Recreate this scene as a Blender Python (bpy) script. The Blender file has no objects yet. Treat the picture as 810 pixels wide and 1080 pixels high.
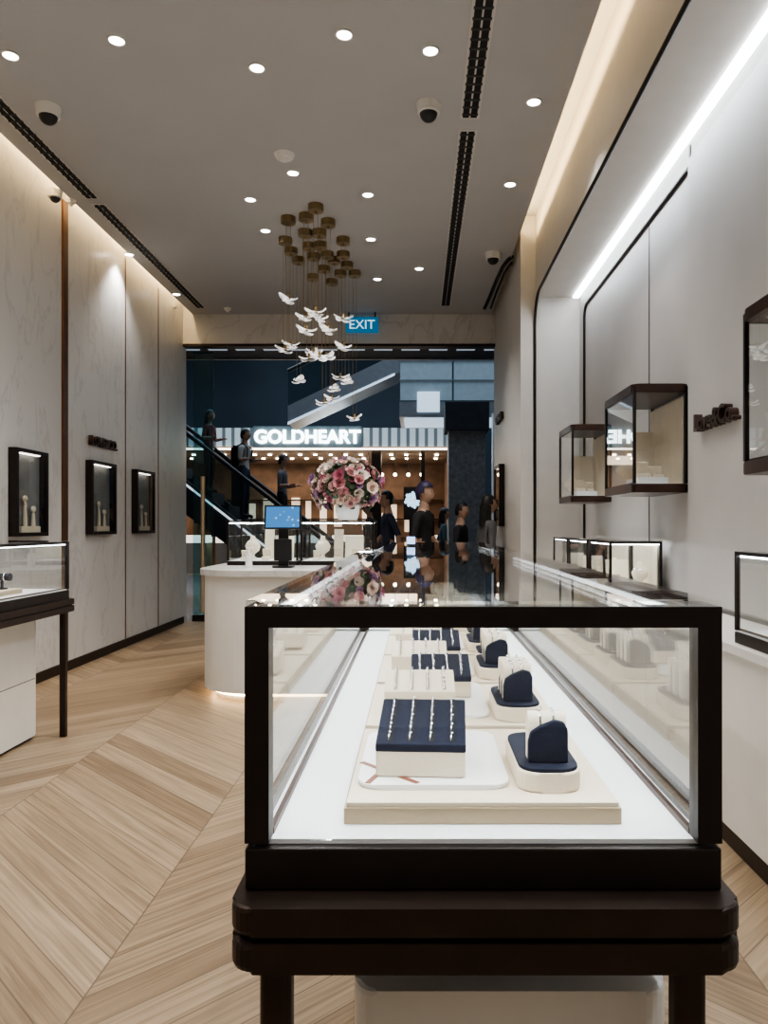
import bpy, bmesh, math, random
from mathutils import Vector, Matrix
random.seed(7)
S=bpy.context.scene
COL=S.collection
# ---------------------------------------------------------------- materials
def newmat(name):
    m=bpy.data.materials.new(name); m.use_nodes=True
    nt=m.node_tree; b=nt.nodes['Principled BSDF']; return m,nt,b
def pm(name,col,rough=.5,metal=0,emit=None,es=0,noise=.06,scale=8,spec=.5,bump=0):
    m,nt,b=newmat(name)
    b.inputs['Roughness'].default_value=rough; b.inputs['Metallic'].default_value=metal
    b.inputs['Specular IOR Level'].default_value=spec
    tc=nt.nodes.new('ShaderNodeTexCoord'); n=nt.nodes.new('ShaderNodeTexNoise'); n.inputs['Scale'].default_value=scale
    nt.links.new(tc.outputs['Object'],n.inputs['Vector'])
    r=nt.nodes.new('ShaderNodeValToRGB'); r.color_ramp.elements[0].position=.3; r.color_ramp.elements[1].position=.7
    r.color_ramp.elements[0].color=[c*(1-noise) for c in col]+[1]; r.color_ramp.elements[1].color=[min(1,c*(1+noise)) for c in col]+[1]
    nt.links.new(n.outputs['Fac'],r.inputs['Fac']); nt.links.new(r.outputs['Color'],b.inputs['Base Color'])
    if bump:
        n2=nt.nodes.new('ShaderNodeTexNoise'); n2.inputs['Scale'].default_value=300
        nt.links.new(tc.outputs['Object'],n2.inputs['Vector'])
        bp=nt.nodes.new('ShaderNodeBump'); bp.inputs['Strength'].default_value=bump; bp.inputs['Distance'].default_value=.002
        nt.links.new(n2.outputs['Fac'],bp.inputs['Height']); nt.links.new(bp.outputs['Normal'],b.inputs['Normal'])
    if emit:
        b.inputs['Emission Color'].default_value=list(emit)+[1]; b.inputs['Emission Strength'].default_value=es
    return m
def emi(name,col,s): return pm(name,(.8,.8,.8),.5,emit=col,es=s)
def glassmat(name,tint=(.975,.985,.985),rough=0.0):
    m,nt,b=newmat(name); nt.nodes.remove(b)
    o=nt.nodes['Material Output']; mx=nt.nodes.new('ShaderNodeMixShader'); t=nt.nodes.new('ShaderNodeBsdfTransparent'); g=nt.nodes.new('ShaderNodeBsdfGlossy')
    f=nt.nodes.new('ShaderNodeLayerWeight'); f.inputs['Blend'].default_value=.5
    p=nt.nodes.new('ShaderNodeMath'); p.operation='POWER'; p.inputs[1].default_value=5
    q=nt.nodes.new('ShaderNodeMath'); q.operation='MULTIPLY_ADD'; q.inputs[1].default_value=.9; q.inputs[2].default_value=.035
    nt.links.new(f.outputs['Facing'],p.inputs[0]); nt.links.new(p.outputs[0],q.inputs[0])
    t.inputs['Color'].default_value=list(tint)+[1]; g.inputs['Roughness'].default_value=rough; g.inputs['Color'].default_value=(1,1,1,1)
    nt.links.new(q.outputs[0],mx.inputs[0]); nt.links.new(t.outputs[0],mx.inputs[1]); nt.links.new(g.outputs[0],mx.inputs[2]); nt.links.new(mx.outputs[0],o.inputs['Surface'])
    return m
def marble(name,base=(.68,.67,.655),vein=(.575,.565,.55)):
    m,nt,b=newmat(name); tc=nt.nodes.new('ShaderNodeTexCoord')
    mp=nt.nodes.new('ShaderNodeMapping'); mp.inputs['Rotation'].default_value=(.7,.3,.2); mp.inputs['Scale'].default_value=(1,1.6,.55)
    nt.links.new(tc.outputs['Object'],mp.inputs['Vector'])
    n=nt.nodes.new('ShaderNodeTexNoise'); n.inputs['Scale'].default_value=1.6; n.inputs['Detail'].default_value=9; n.inputs['Roughness'].default_value=.6; n.inputs['Distortion'].default_value=.5
    nt.links.new(mp.outputs[0],n.inputs['Vector'])
    r=nt.nodes.new('ShaderNodeValToRGB'); e=r.color_ramp.elements
    e[0].position=.48; e[0].color=list(base)+[1]; e[1].position=.52; e[1].color=list(base)+[1]
    x=e.new(.5); x.color=list(vein)+[1]
    n2=nt.nodes.new('ShaderNodeTexNoise'); n2.inputs['Scale'].default_value=1.5; n2.inputs['Detail'].default_value=5; nt.links.new(tc.outputs['Object'],n2.inputs['Vector'])
    mx=nt.nodes.new('ShaderNodeMix'); mx.data_type='RGBA'; mx.blend_type='MULTIPLY'; mx.inputs[0].default_value=.14
    nt.links.new(n.outputs['Fac'],r.inputs['Fac']); nt.links.new(r.outputs['Color'],mx.inputs[6]); nt.links.new(n2.outputs['Fac'],mx.inputs[7])
    nt.links.new(mx.outputs[2],b.inputs['Base Color']); b.inputs['Roughness'].default_value=.3
    return m
def chevron(name,W=.95,x0=-.92,p=.19):
    m,nt,b=newmat(name); N=nt.nodes.new; L=nt.links.new
    def M(op,a,c=None,d=None):
        k=N('ShaderNodeMath'); k.operation=op
        for i,v in enumerate((a,c,d)):
            if v is None: continue
            if isinstance(v,(int,float)): k.inputs[i].default_value=v
            else: L(v,k.inputs[i])
        return k.outputs[0]
    tc=N('ShaderNodeTexCoord'); sp=N('ShaderNodeSeparateXYZ'); L(tc.outputs['Object'],sp.inputs[0])
    x=M('SUBTRACT',sp.outputs[0],x0); y=sp.outputs[1]
    t=M('PINGPONG',x,W); v=M('SUBTRACT',y,t)
    vi=M('DIVIDE',v,p); idx=M('FLOOR',vi); fr=M('FRACT',vi)
    xi=M('DIVIDE',x,W); col=M('FLOOR',xi); fx=M('FRACT',xi)
    cb=N('ShaderNodeCombineXYZ'); L(idx,cb.inputs[0]); L(col,cb.inputs[1])
    wn=N('ShaderNodeTexWhiteNoise'); wn.noise_dimensions='3D'; L(cb.outputs[0],wn.inputs['Vector'])
    r=N('ShaderNodeValToRGB'); e=r.color_ramp.elements
    e[0].color=(.25,.175,.108,1); e[1].color=(.43,.33,.225,1); k=e.new(.5); k.color=(.34,.25,.16,1)
    L(wn.outputs['Value'],r.inputs['Fac'])
    g=N('ShaderNodeCombineXYZ'); L(M('MULTIPLY',t,2.2),g.inputs[0]); L(M('MULTIPLY',v,38),g.inputs[1]); L(M('MULTIPLY',wn.outputs['Value'],50),g.inputs[2])
    gn=N('ShaderNodeTexNoise'); gn.inputs['Scale'].default_value=1; gn.inputs['Detail'].default_value=5; gn.inputs['Distortion'].default_value=.9; L(g.outputs[0],gn.inputs['Vector'])
    gr=N('ShaderNodeValToRGB'); gr.color_ramp.elements[0].position=.3; gr.color_ramp.elements[0].color=(.5,.47,.43,1); gr.color_ramp.elements[1].position=.65; gr.color_ramp.elements[1].color=(1,1,1,1)
    L(gn.outputs['Fac'],gr.inputs['Fac'])
    mx=N('ShaderNodeMix'); mx.data_type='RGBA'; mx.blend_type='MULTIPLY'; mx.inputs[0].default_value=.9
    L(r.outputs['Color'],mx.inputs[6]); L(gr.outputs['Color'],mx.inputs[7])
    s1=M('LESS_THAN',M('PINGPONG',fr,.5),.016); s2=M('LESS_THAN',M('PINGPONG',fx,.5),.003); s=M('MAXIMUM',s1,s2)
    m2=N('ShaderNodeMix'); m2.data_type='RGBA'; m2.blend_type='MIX'; L(M('MULTIPLY',s,.75),m2.inputs[0]); L(mx.outputs[2],m2.inputs[6]); m2.inputs[7].default_value=(.09,.06,.04,1)
    L(m2.outputs[2],b.inputs['Base Color']); b.inputs['Roughness'].default_value=.42
    return m
def stripes(name,sc,c1,c2,es=0,axis=0):
    m,nt,b=newmat(name); tc=nt.nodes.new('ShaderNodeTexCoord'); w=nt.nodes.new('ShaderNodeTexWave'); w.inputs['Scale'].default_value=sc
    w.bands_direction='XYZ'[axis]; nt.links.new(tc.outputs['Object'],w.inputs['Vector'])
    r=nt.nodes.new('ShaderNodeValToRGB'); r.color_ramp.elements[0].color=list(c1)+[1]; r.color_ramp.elements[1].color=list(c2)+[1]
    r.color_ramp.elements[0].position=.2; r.color_ramp.elements[1].position=.4
    nt.links.new(w.outputs['Fac'],r.inputs['Fac']); nt.links.new(r.outputs['Color'],b.inputs['Base Color'])
    if es: nt.links.new(r.outputs['Color'],b.inputs['Emission Color']); b.inputs['Emission Strength'].default_value=es
    return m

M_ceil=pm('ceiling_paint',(.47,.465,.465),.9,noise=.02,scale=2)
M_marble=marble('stone_panel')
M_marble2=marble('stone_header',(.66,.64,.61),(.55,.53,.5))
M_floor=chevron('oak_chevron')
M_cream=pm('cream_lacquer',(.6,.575,.54),.45,noise=.02)
M_wallr=pm('wall_fabric_panel',(.5,.485,.475),.5,noise=.03,scale=3)
M_white=pm('white_lacquer',(.76,.74,.7),.35,noise=.02)
M_frame=pm('dark_bronze',(.018,.012,.01),.4,.4,noise=.15,scale=20)
M_frame2=pm('dark_bronze_satin',(.035,.022,.017),.4,.55,noise=.15,scale=20)
M_frame3=pm('bronze_brown',(.06,.032,.024),.35,.6,noise=.12)
M_strip=pm('bronze_strip',(.2,.1,.055),.35,.7,noise=.1)
M_brass=pm('brass',(.34,.25,.13),.3,.9,noise=.1)
M_gold=pm('champagne_metal',(.62,.5,.36),.35,.8,noise=.05)
M_tray=pm('tray_leatherette',(.7,.61,.48),.6,noise=.04,bump=.2)
M_trayedge=pm('tray_edge',(.42,.33,.22),.4,.5,noise=.05)
M_deck=pm('case_deck_white',(.84,.86,.87),.5,noise=.01)
M_navy=pm('navy_velvet',(.006,.010,.025),.75,noise=.15,scale=60,bump=.3,spec=.25)
M_creamd=pm('cream_leather',(.74,.65,.51),.55,noise=.04,bump=.3)
M_board=pm('white_board',(.85,.85,.84),.35,noise=.01)
M_silver=pm('silver',(.85,.85,.86),.15,1,noise=.02)
M_black=pm('black_plastic',(.012,.012,.014),.35,noise=.1)
M_blackslot=pm('black_slot',(.01,.01,.01),.8,noise=.1)
M_slotg=pm('slot_grey',(.05,.05,.05),.8,noise=.1)
M_glass=glassmat('showcase_glass')
M_glass2=glassmat('clear_glass',(.75,.82,.84))
M_led=emi('led_cool',(.9,.96,1),8)
M_ledc=emi('led_case',(.93,.97,1),20)
M_ledm=emi('led_case_main',(.93,.97,1),8)
M_ledw=emi('led_warm',(1,.68,.33),6)
M_down=emi('downlight_lens',(1,.97,.94),16)
M_red=pm('oxblood_ribbon',(.2,.06,.03),.5)

# ---------------------------------------------------------------- helpers
CTX=[None]
def empty(name,loc=(0,0,0)):
    e=bpy.data.objects.new(name,None); e.location=loc; e.empty_display_size=.1; COL.objects.link(e)
    if CTX[0] is not None:
        e.parent=CTX[0]; e.matrix_parent_inverse=Matrix.Translation(-Vector(CTX[0].location))
    return e
def link(o,parent):
    COL.objects.link(o)
    if parent is not None:
        o.parent=parent; o.matrix_parent_inverse=Matrix.Translation(-Vector(parent.location))
    return o
def fin(bm,name,mats,parent=None,smooth=False,rec=True):
    if rec: bmesh.ops.recalc_face_normals(bm,faces=bm.faces[:])
    me=bpy.data.meshes.new(name); bm.to_mesh(me); bm.free()
    if not isinstance(mats,(list,tuple)): mats=[mats]
    for m in mats: me.materials.append(m)
    if smooth:
        for p in me.polygons: p.use_smooth=True
    return link(bpy.data.objects.new(name,me),parent)
def abox(bm,x0,x1,y0,y1,z0,z1,mi=0,mtx=None):
    vs=[bm.verts.new((x,y,z)) for x in (x0,x1) for y in (y0,y1) for z in (z0,z1)]
    fs=[]
    for q in ((0,1,3,2),(4,6,7,5),(0,4,5,1),(2,3,7,6),(0,2,6,4),(1,5,7,3)):
        f=bm.faces.new([vs[i] for i in q]); f.material_index=mi; fs.append(f)
    if mtx is not None:
        for v in vs: v.co=mtx@v.co
    return vs,fs
def box(name,x0,x1,y0,y1,z0,z1,mat,parent=None,bev=0):
    bm=bmesh.new(); abox(bm,x0,x1,y0,y1,z0,z1)
    if bev: bmesh.ops.bevel(bm,geom=bm.edges[:],offset=bev,segments=2,affect='EDGES',profile=.5)
    return fin(bm,name,mat,parent)
def boxes(name,lst,mat,parent=None):
    bm=bmesh.new()
    for l in lst: abox(bm,*l)
    return fin(bm,name,mat,parent)
def aprism(bm,pts,axis,a0,a1,mi=0):
    def mk(p,a):
        if axis=='z': return (p[0],p[1],a)
        if axis=='y': return (p[0],a,p[1])
        return (a,p[0],p[1])
    A=[bm.verts.new(mk(p,a0)) for p in pts]; B=[bm.verts.new(mk(p,a1)) for p in pts]
    n=len(pts); fs=[bm.faces.new(A),bm.faces.new(B[::-1])]
    for i in range(n): fs.append(bm.faces.new((A[i],A[(i+1)%n],B[(i+1)%n],B[i])))
    for f in fs: f.material_index=mi
    return fs
def prism(name,pts,axis,a0,a1,mat,parent=None,bev=0):
    bm=bmesh.new(); aprism(bm,pts,axis,a0,a1)
    if bev: bmesh.ops.bevel(bm,geom=bm.edges[:],offset=bev,segments=2,affect='EDGES',profile=.5)
    return fin(bm,name,mat,parent)
def rrp(x0,x1,y0,y1,r,n=6):
    P=[]
    for cx,cy,a in ((x1-r,y1-r,0),(x0+r,y1-r,90),(x0+r,y0+r,180),(x1-r,y0+r,270)):
        for i in range(n+1):
            t=math.radians(a+90*i/n); P.append((cx+r*math.cos(t),cy+r*math.sin(t)))
    return P
def rbox(name,x0,x1,y0,y1,z0,z1,r,mat,parent=None,bev=0,n=6):
    bm=bmesh.new(); fs=aprism(bm,rrp(x0,x1,y0,y1,r,n),'z',z0,z1)
    if bev:
        ed=set(fs[0].edges)|set(fs[1].edges)
        bmesh.ops.bevel(bm,geom=list(ed),offset=bev,segments=2,affect='EDGES',profile=.5)
    return fin(bm,name,mat,parent)
def acyl(bm,c,r0,r1,h,n=16,mi=0,mtx=None):
    g=bmesh.ops.create_cone(bm,cap_ends=True,segments=n,radius1=r0,radius2=r1,depth=h,matrix=(mtx if mtx is not None else Matrix.Translation(Vector(c)+Vector((0,0,h/2)))))
    for f in {f for v in g['verts'] for f in v.link_faces}: f.material_index=mi
def arod(bm,a,b,r,n=6,mi=0):
    a=Vector(a);b=Vector(b);d=b-a
    M=Matrix.Translation((a+b)/2)@d.to_track_quat('Z','Y').to_matrix().to_4x4()
    acyl(bm,None,r,r,d.length,n,mi,M)
def atorus(bm,c,R,r,mtx=None,N=14,n=6,mi=0):
    rows=[]
    for i in range(N):
        a=2*math.pi*i/N; row=[]
        for j in range(n):
            b=2*math.pi*j/n; p=Vector(((R+r*math.cos(b))*math.cos(a),(R+r*math.cos(b))*math.sin(a),r*math.sin(b)))
            if mtx is not None: p=mtx@p
            row.append(bm.verts.new(p+Vector(c)))
        rows.append(row)
    for i in range(N):
        for j in range(n):
            f=bm.faces.new((rows[i][j],rows[(i+1)%N][j],rows[(i+1)%N][(j+1)%n],rows[i][(j+1)%n])); f.material_index=mi; f.smooth=True
def asph(bm,c,r,sc=(1,1,1),u=12,v=8,mi=0):
    g=bmesh.ops.create_uvsphere(bm,u_segments=u,v_segments=v,radius=r,matrix=Matrix.Translation(c)@Matrix.Diagonal((*sc,1)))
    for f in {f for vv in g['verts'] for f in vv.link_faces}: f.material_index=mi; f.smooth=True
def tube(name,pts,r,mat,parent=None,cyc=False):
    c=bpy.data.curves.new(name,'CURVE'); c.dimensions='3D'; c.bevel_depth=r; c.bevel_resolution=2
    s=c.splines.new('POLY'); s.points.add(len(pts)-1)
    for i,p in enumerate(pts): s.points[i].co=(*p,1)
    s.use_cyclic_u=cyc; c.materials.append(mat)
    return link(bpy.data.objects.new(name,c),parent)
def text(name,body,size,loc,axes,mat,extr=.01,align='CENTER',parent=None,bold=0.0):
    c=bpy.data.curves.new(name,'FONT'); c.body=body; c.size=size; c.extrude=extr; c.align_x=align; c.align_y='CENTER'; c.materials.append(mat); c.offset=bold
    o=bpy.data.objects.new(name,c)
    X,Y,Z=[Vector(a) for a in axes]
    R=Matrix((X,Y,Z)).transposed().to_4x4()
    COL.objects.link(o)
    if parent is not None:
        o.parent=parent; o.matrix_parent_inverse=Matrix.Translation(-Vector(parent.location))
    o.matrix_basis=Matrix.Translation(loc)@R
    return o
FACE_CAM=((1,0,0),(0,0,1),(0,-1,0)); FACE_L=((0,-1,0),(0,0,1),(-1,0,0)); FACE_R=((0,1,0),(0,0,1),(1,0,0))
def area(name,loc,sx,sy,pw,col,parent=None):
    l=bpy.data.lights.new(name,'AREA'); l.shape='RECTANGLE'; l.size=sx; l.size_y=sy; l.energy=pw; l.color=col
    o=bpy.data.objects.new(name,l); COL.objects.link(o); o.location=loc
    if parent is not None: o.parent=parent; o.matrix_parent_inverse=Matrix.Translation(-Vector(parent.location))
    return o
CZ=4.15
# ---------------------------------------------------------------- room shell
YB=-3.0; YF=10.2; XL=-3.15; XR=1.65
box('floor',XL-.15,2.0,YB-.1,10.35,-.1,0,M_floor)
box('ceiling',-3.02,1.0,YB,YF,CZ,CZ+.06,M_ceil)
box('ceiling_upper',XL-.15,2.0,YB-.1,10.35,4.45,4.55,M_ceil)
g=empty('wall_left',(XL,3,0))
for i,(a,b) in enumerate(((YB,.6),(.62,3.9),(3.92,6.72),(6.82,8.18),(8.2,9.22),(9.24,YF+.15))):
    box('panel_%d'%i,XL-.15,XL,a,b,0,4.45,M_marble,g,.004)
box('backing',XL-.2,XL-.15,YB,YF+.15,0,4.45,M_blackslot,g)
box('trim_1',XL-.1,XL+.015,6.725,6.815,.09,4.2,M_strip)
box('trim_2',XL-.1,XL+.004,8.182,8.198,.09,4.2,M_strip)
box('trim_3',XL-.1,XL+.004,9.222,9.238,.09,4.2,M_strip)
box('baseboard_left',XL,XL+.015,YB,YF,0,.085,M_frame2)
box('wall_back',XL-.15,2.0,YB-.1,YB,0,4.45,M_cream)
box('wall_front',XL,1.05,YF,YF+.15,3.75,4.45,M_marble2)
box('trim_4',XL,1.05,YF-.01,YF+.16,3.72,3.752,M_frame2)
box('wall_right_block',1.05,2.0,7.7,YF+.15,0,4.45,M_cream,None)
box('wall_right',XR,2.0,YB,7.7,0,4.45,M_wallr)
g=empty('wall_right_fascia',(1.4,3,3.62))
box('fascia',1.2,XR,YB,7.7,3.62,4.45,M_cream,g)
R=.3; pts=[(7.7,3.62)]+[(7.7-R+R*math.cos(math.radians(a)),3.62-R+R*math.sin(math.radians(a))) for a in range(0,91,10)]
prism('corner_fillet',pts,'x',1.2,1.24,M_cream,g)
arc=[(1.193,YB+.02,3.615)]+[(1.193,7.69-R+R*math.cos(math.radians(a)),3.615-R+R*math.sin(math.radians(a))) for a in range(90,-1,-10)]+[(1.193,7.69,.85)]
tube('trim_5',arc,.015,M_frame)
R=.12; arc=[(XR-.004,4.58,3.46)]+[(XR-.004,7.45-R+R*math.cos(math.radians(a)),3.46-R+R*math.sin(math.radians(a))) for a in range(90,-1,-15)]+[(XR-.004,7.45,.86)]
tube('trim_6',arc,.018,M_frame)
boxes('trim_7',[(XR-.006,XR,4.57,4.59,.86,3.6),(XR-.004,XR,5.385,5.395,.86,3.44)],M_frame2)
box('wall_right_panel',XR-.03,XR-.001,YB,4.55,.86,3.5,M_wallr,None,.012)
g=empty('niche_led_strip',(1.6,2.4,3.6))
box('tape',1.57,1.63,YB+.1,7.65,3.598,3.618,M_led,g)
o=area('niche_wash_light',(1.5,2.4,3.59),.06,10,58,(.86,.93,1),g); o.rotation_euler=(0,math.radians(8),0)
g=empty('cove_led_tape',(-1,3,4.3))
o=area('cove_light_warm_l',(-3.085,3.7,4.4),.05,12.6,85,(1,.7,.35),g)
o=area('cove_light_warm_r',(1.08,2.4,4.24),.04,10.4,55,(1,.72,.37),g); o.rotation_euler=(0,math.radians(-150),0)
boxes('tape',[(-3.11,-3.06,-2.6,10,4.41,4.42),(.93,.97,-2.8,7.6,CZ+.06,CZ+.075)],M_ledw,g)
g=empty('cabinet_counter',(1.4,2.4,0))
for i in range(6):
    a=YB+.02+i*1.78; box('door_%d'%i,1.25,XR-.002,a,min(a+1.775,7.69),.09,.8,M_white,g,.003)
box('plinth',1.27,XR-.002,YB+.02,7.69,0,.09,M_frame2,g)
box('counter_top',1.225,XR-.032,YB+.02,7.69,.8,.84,M_white,g,.004)
def diffuser(name,x0,x1,y0,y1):
    g=empty(name,((x0+x1)/2,(y0+y1)/2,CZ))
    box('frame',x0-.012,x1+.012,y0,y1,CZ-.004,CZ,M_cream,g)
    n=2; w=(x1-x0)/n
    boxes('slots',[(x0+i*w+.006,x0+(i+1)*w-.006,y0+.02,y1-.02,CZ-.008,CZ-.004) for i in range(n)],M_blackslot,g)
    boxes('fins',[(x0,x1,y,y+.018,CZ-.010,CZ-.003) for y in [y0+.05+.09*k for k in range(int((y1-y0)/.09))]],M_slotg,g)
diffuser('linear_air_diffuser',.31,.42,.5,5.3); diffuser('linear_air_diffuser',.31,.42,5.45,9.8)
diffuser('linear_air_diffuser',-2.87,-2.77,.5,6.6); diffuser('linear_air_diffuser',-2.87,-2.77,6.7,9.9)
g=empty('curved_air_slot',(.95,9,CZ))
tube('slot',[(.88,9.9,CZ-.005),(.9,9.4,CZ-.005),(.92,8.7,CZ-.005),(.94,8.3,CZ-.005),(.97,8.1,CZ-.005),(1.0,8.0,CZ-.005)],.022,M_blackslot,g)
tube('slot_inner',[(.96,9.9,CZ-.005),(.965,9.2,CZ-.005),(.98,8.5,CZ-.005),(1.0,8.3,CZ-.005),(1.02,8.2,CZ-.005)],.014,M_blackslot,g)
def cp(px,py):
    d=(CZ-1.3)*800/(555-py); return (px-440)*d/800,d
DL=[(11,58),(123,42),(271,71),(363,36),(454,53),(563,107),(309,182),(264,210),(388,205),(538,194),(136,268),(280,243),(391,252),(398,294),(442,283),(186,310)]
extra=[(-2.3,2.6),(-.9,2.6),(.6,2.4),(-2.3,.8),(-.9,.8),(.6,.6),(-2.3,-1.2),(-.5,-1.2)]
pos=[cp(*q) for q in DL]+extra
for i,(x,y) in enumerate(pos):
    x=min(x,.93)
    g=empty('downlight',(x,y,CZ))
    bm=bmesh.new(); atorus(bm,(x,y,CZ-.003),.048,.007,N=20); fin(bm,'bezel',M_white,g)
    bm=bmesh.new(); acyl(bm,(x,y,CZ-.006),.042,.042,.006,20); fin(bm,'lens',M_down,g)
    if i<6 or i%2==0 or i>16:
        l=bpy.data.lights.new('lamp','SPOT'); l.energy=78; l.spot_size=math.radians(105); l.spot_blend=.7; l.color=(1,.96,.91); l.shadow_soft_size=.05
        o=bpy.data.objects.new('lamp',l); link(o,g); o.location=(x,y,CZ-.03)
def dome(x,y,r=.075):
    g=empty('security_camera',(x,y,CZ)); bm=bmesh.new()
    acyl(bm,(x,y,CZ-.05),r*.9,r,.05,20,0); asph(bm,(x,y,CZ-.06),r*.72,u=16,v=10,mi=1)
    atorus(bm,(x,y,CZ-.055),r*.78,.012,N=20,mi=0)
    fin(bm,'dome_housing',[M_white,M_black],g)
for q in ((51,113),(452,110),(520,267),(58,201)): dome(*cp(*q),r=.085 if q[0]!=58 else .06)
for q,r in (((300,163),.08),((240,325),.05),((75,211),.04),((185,322),.04)):
    x,y=cp(*q); g=empty('smoke_detector',(x,y,CZ)); bm=bmesh.new(); acyl(bm,(x,y,CZ-.03),r*.8,r,.03,18); acyl(bm,(x,y,CZ-.05),r*.35,r*.5,.02,14)
    fin(bm,'housing',M_white,g)

# ---------------------------------------------------------------- showcases
def showcase(name,x0,x1,y0,y1,z0,z1,fw=.026,base=.055,solidtop=False,led=True,top_t=None,ledm=None,pw=0):
    g=empty(name,((x0+x1)/2,(y0+y1)/2,z0)); tt=top_t or fw
    bm=bmesh.new()
    for x in (x0,x1-fw):
        for y in (y0,y1-fw): abox(bm,x,x+fw,y,y+fw,z0+base,z1-tt)
    for y in (y0,y1-fw): abox(bm,x0,x1,y,y+fw,z1-tt,z1)
    sw=min(fw,.014)
    for xx in ((x0,x0+sw),(x1-sw,x1)): abox(bm,xx[0],xx[1],y0+fw,y1-fw,z1-sw,z1)
    fin(bm,'frame',M_frame,g)
    box('base',x0,x1,y0,y1,z0,z0+base-.006,M_frame,g,.003)
    box('deck',x0+fw*.5,x1-fw*.5,y0+fw*.5,y1-fw*.5,z0+base-.006,z0+base,M_deck,g)
    t=.004; m=fw*.35; bm=bmesh.new()
    abox(bm,x0+fw,x1-fw,y0+m,y0+m+t,z0+base,z1-tt); abox(bm,x0+fw,x1-fw,y1-m-t,y1-m,z0+base,z1-tt)
    abox(bm,x0+m,x0+m+t,y0+fw,y1-fw,z0+base,z1-sw); abox(bm,x1-m-t,x1-m,y0+fw,y1-fw,z0+base,z1-sw)
    if not solidtop: abox(bm,x0+.001,x1-.001,y0+.001,y1-.001,z1+.0005,z1+.007)
    fin(bm,'glass',M_glass,g)
    bm=bmesh.new()
    for xa in (x0+fw*.8,x1-fw*.8-.007): abox(bm,xa,xa+.007,y0+fw,y1-fw,z0+base,z0+base+.008)
    fin(bm,'deck_edge',M_frame3,g)
    if solidtop: box('top',x0-.004,x1+.004,y0-.004,y1+.004,z1,z1+.012,M_frame2,g,.003)
    if led:
        w=.006; zt=z1-sw-.008
        boxes('led',[(x0+sw+.001,x0+sw+.001+w,y0+fw,y1-fw,zt,zt+.006),(x1-sw-.001-w,x1-sw-.001,y0+fw,y1-fw,zt,zt+.006),
                     (x0+fw+.01,x1-fw-.01,y0+fw+.001,y0+fw+.001+w,zt,zt+.006)],ledm or M_ledc,g)
        if pw:
            for sd,xx in ((1,x0+sw+.014),(-1,x1-sw-.014)):
                o=area('led_bar',(xx,(y0+y1)/2,zt-.004),.01,(y1-y0)-2*fw-.02,pw,(.93,.97,1),g); o.rotation_euler=(0,math.radians(-25*sd),0)
            area('led_bar_front',((x0+x1)/2,y0+fw+.014,zt-.004),(x1-x0)-2*fw-.03,.01,pw*.35,(.93,.97,1),g)
    return g
def table(name,x0,x1,y0,y1,ztop,bx0,bx1,by0,by1,bz):
    g=empty(name,((x0+x1)/2,(y0+y1)/2,0))
    rbox('upper_slab',x0,x1,y0,y1,ztop-.034,ztop,.03,M_frame2,g,.006)
    rbox('neck',x0+.012,x1-.012,y0+.012,y1-.012,ztop-.042,ztop-.034,.02,M_frame,g)
    rbox('lower_slab',x0,x1,y0,y1,ztop-.078,ztop-.042,.03,M_frame2,g,.008)
    L=.04; k=0
    for x in (x0+.027,x1-.027-L):
        for y in (y0+.05,y1-.05-L):
            k+=1; rbox('leg_%d'%k,x,x+L,y,y+L,0,ztop-.078,.012,M_frame2,g)
    rbox('drawer_base',bx0,bx1,by0,by1,.02,bz,.035,M_white,g,.008)
    rbox('drawer_base_plinth',bx0+.02,bx1-.02,by0+.02,by1-.02,0,.02,.03,M_frame2,g)
    boxes('drawer_gap',[(bx0-.001,bx1+.001,by0+.04,by1-.04,bz*.5,bz*.5+.004)],M_blackslot,g)
    return g
table('display_table',-.225,.39,.895,4.46,.848,-.09,.355,1.06,4.2,.65)
c1=showcase('glass_showcase',-.214,.378,.94,2.86,.8485,1.2,.03,.058,top_t=.026,ledm=M_ledm,pw=3.8)
c2=showcase('glass_showcase',-.214,.378,2.875,4.42,.8485,1.2,.03,.058,top_t=.026,ledm=M_ledm,pw=3)
DZ=.9067
def tray(x0,x1,y0,y1,z=DZ):
    g=empty('display_tray',((x0+x1)/2,(y0+y1)/2,z))
    box('base',x0,x1,y0,y1,z,z+.022,M_trayedge,g,.0015)
    box('pad',x0+.003,x1-.003,y0+.003,y1-.003,z+.022,z+.028,M_tray,g,.001)
    return z+.0285
def wedge(xc,y0,z,w,dep,hf,hb,navy,rot=0):
    g=empty('ring_display_wedge',(xc,y0+dep/2,z)); x0=xc-w/2;x1=xc+w/2;y1=y0+dep
    prism('body',[(y0,z),(y1,z),(y1,z+hb-.006),(y0,z+hf-.006)],'x',x0,x1,M_creamd,g,.003)
    prism('cushion',[(y0-.001,z+hf-.012),(y1,z+hb-.012),(y1,z+hb),(y0-.001,z+hf)],'x',x0-.0005,x1+.0005,M_navy if navy else M_creamd,g,.002)
    bm=bmesh.new(); sl=(hb-hf)/dep
    nc=4; nr=5
    for i in range(nc):
        for j in range(nr):
            x=x0+w*(i+.65)/(nc+.3); y=y0+dep*(j+.6)/(nr+.2); zz=z+hf+sl*(y-y0)
            atorus(bm,(x,y,zz),.007,.0013,Matrix.Rotation(math.radians(90),3,'Y')@Matrix.Rotation(math.radians(15),3,'X'),N=12,n=5)
            asph(bm,(x,y-.002,zz+.0085),.0024,u=6,v=4)
    fin(bm,'rings',M_silver,g)
    bm=bmesh.new()
    for i in range(nc):
        xs=x0+w*(i+.65)/(nc+.3)
        aprism(bm,[(y0+.006,z+hf+sl*.006),(y1-.006,z+hb-sl*.006),(y1-.006,z+hb-sl*.006+.0008),(y0+.006,z+hf+sl*.006+.0008)],'x',xs-.0035,xs+.0035)
    fin(bm,'slots',M_blackslot if navy else M_trayedge,g)
    if rot: g.rotation_euler=(0,0,math.radians(rot))
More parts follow.
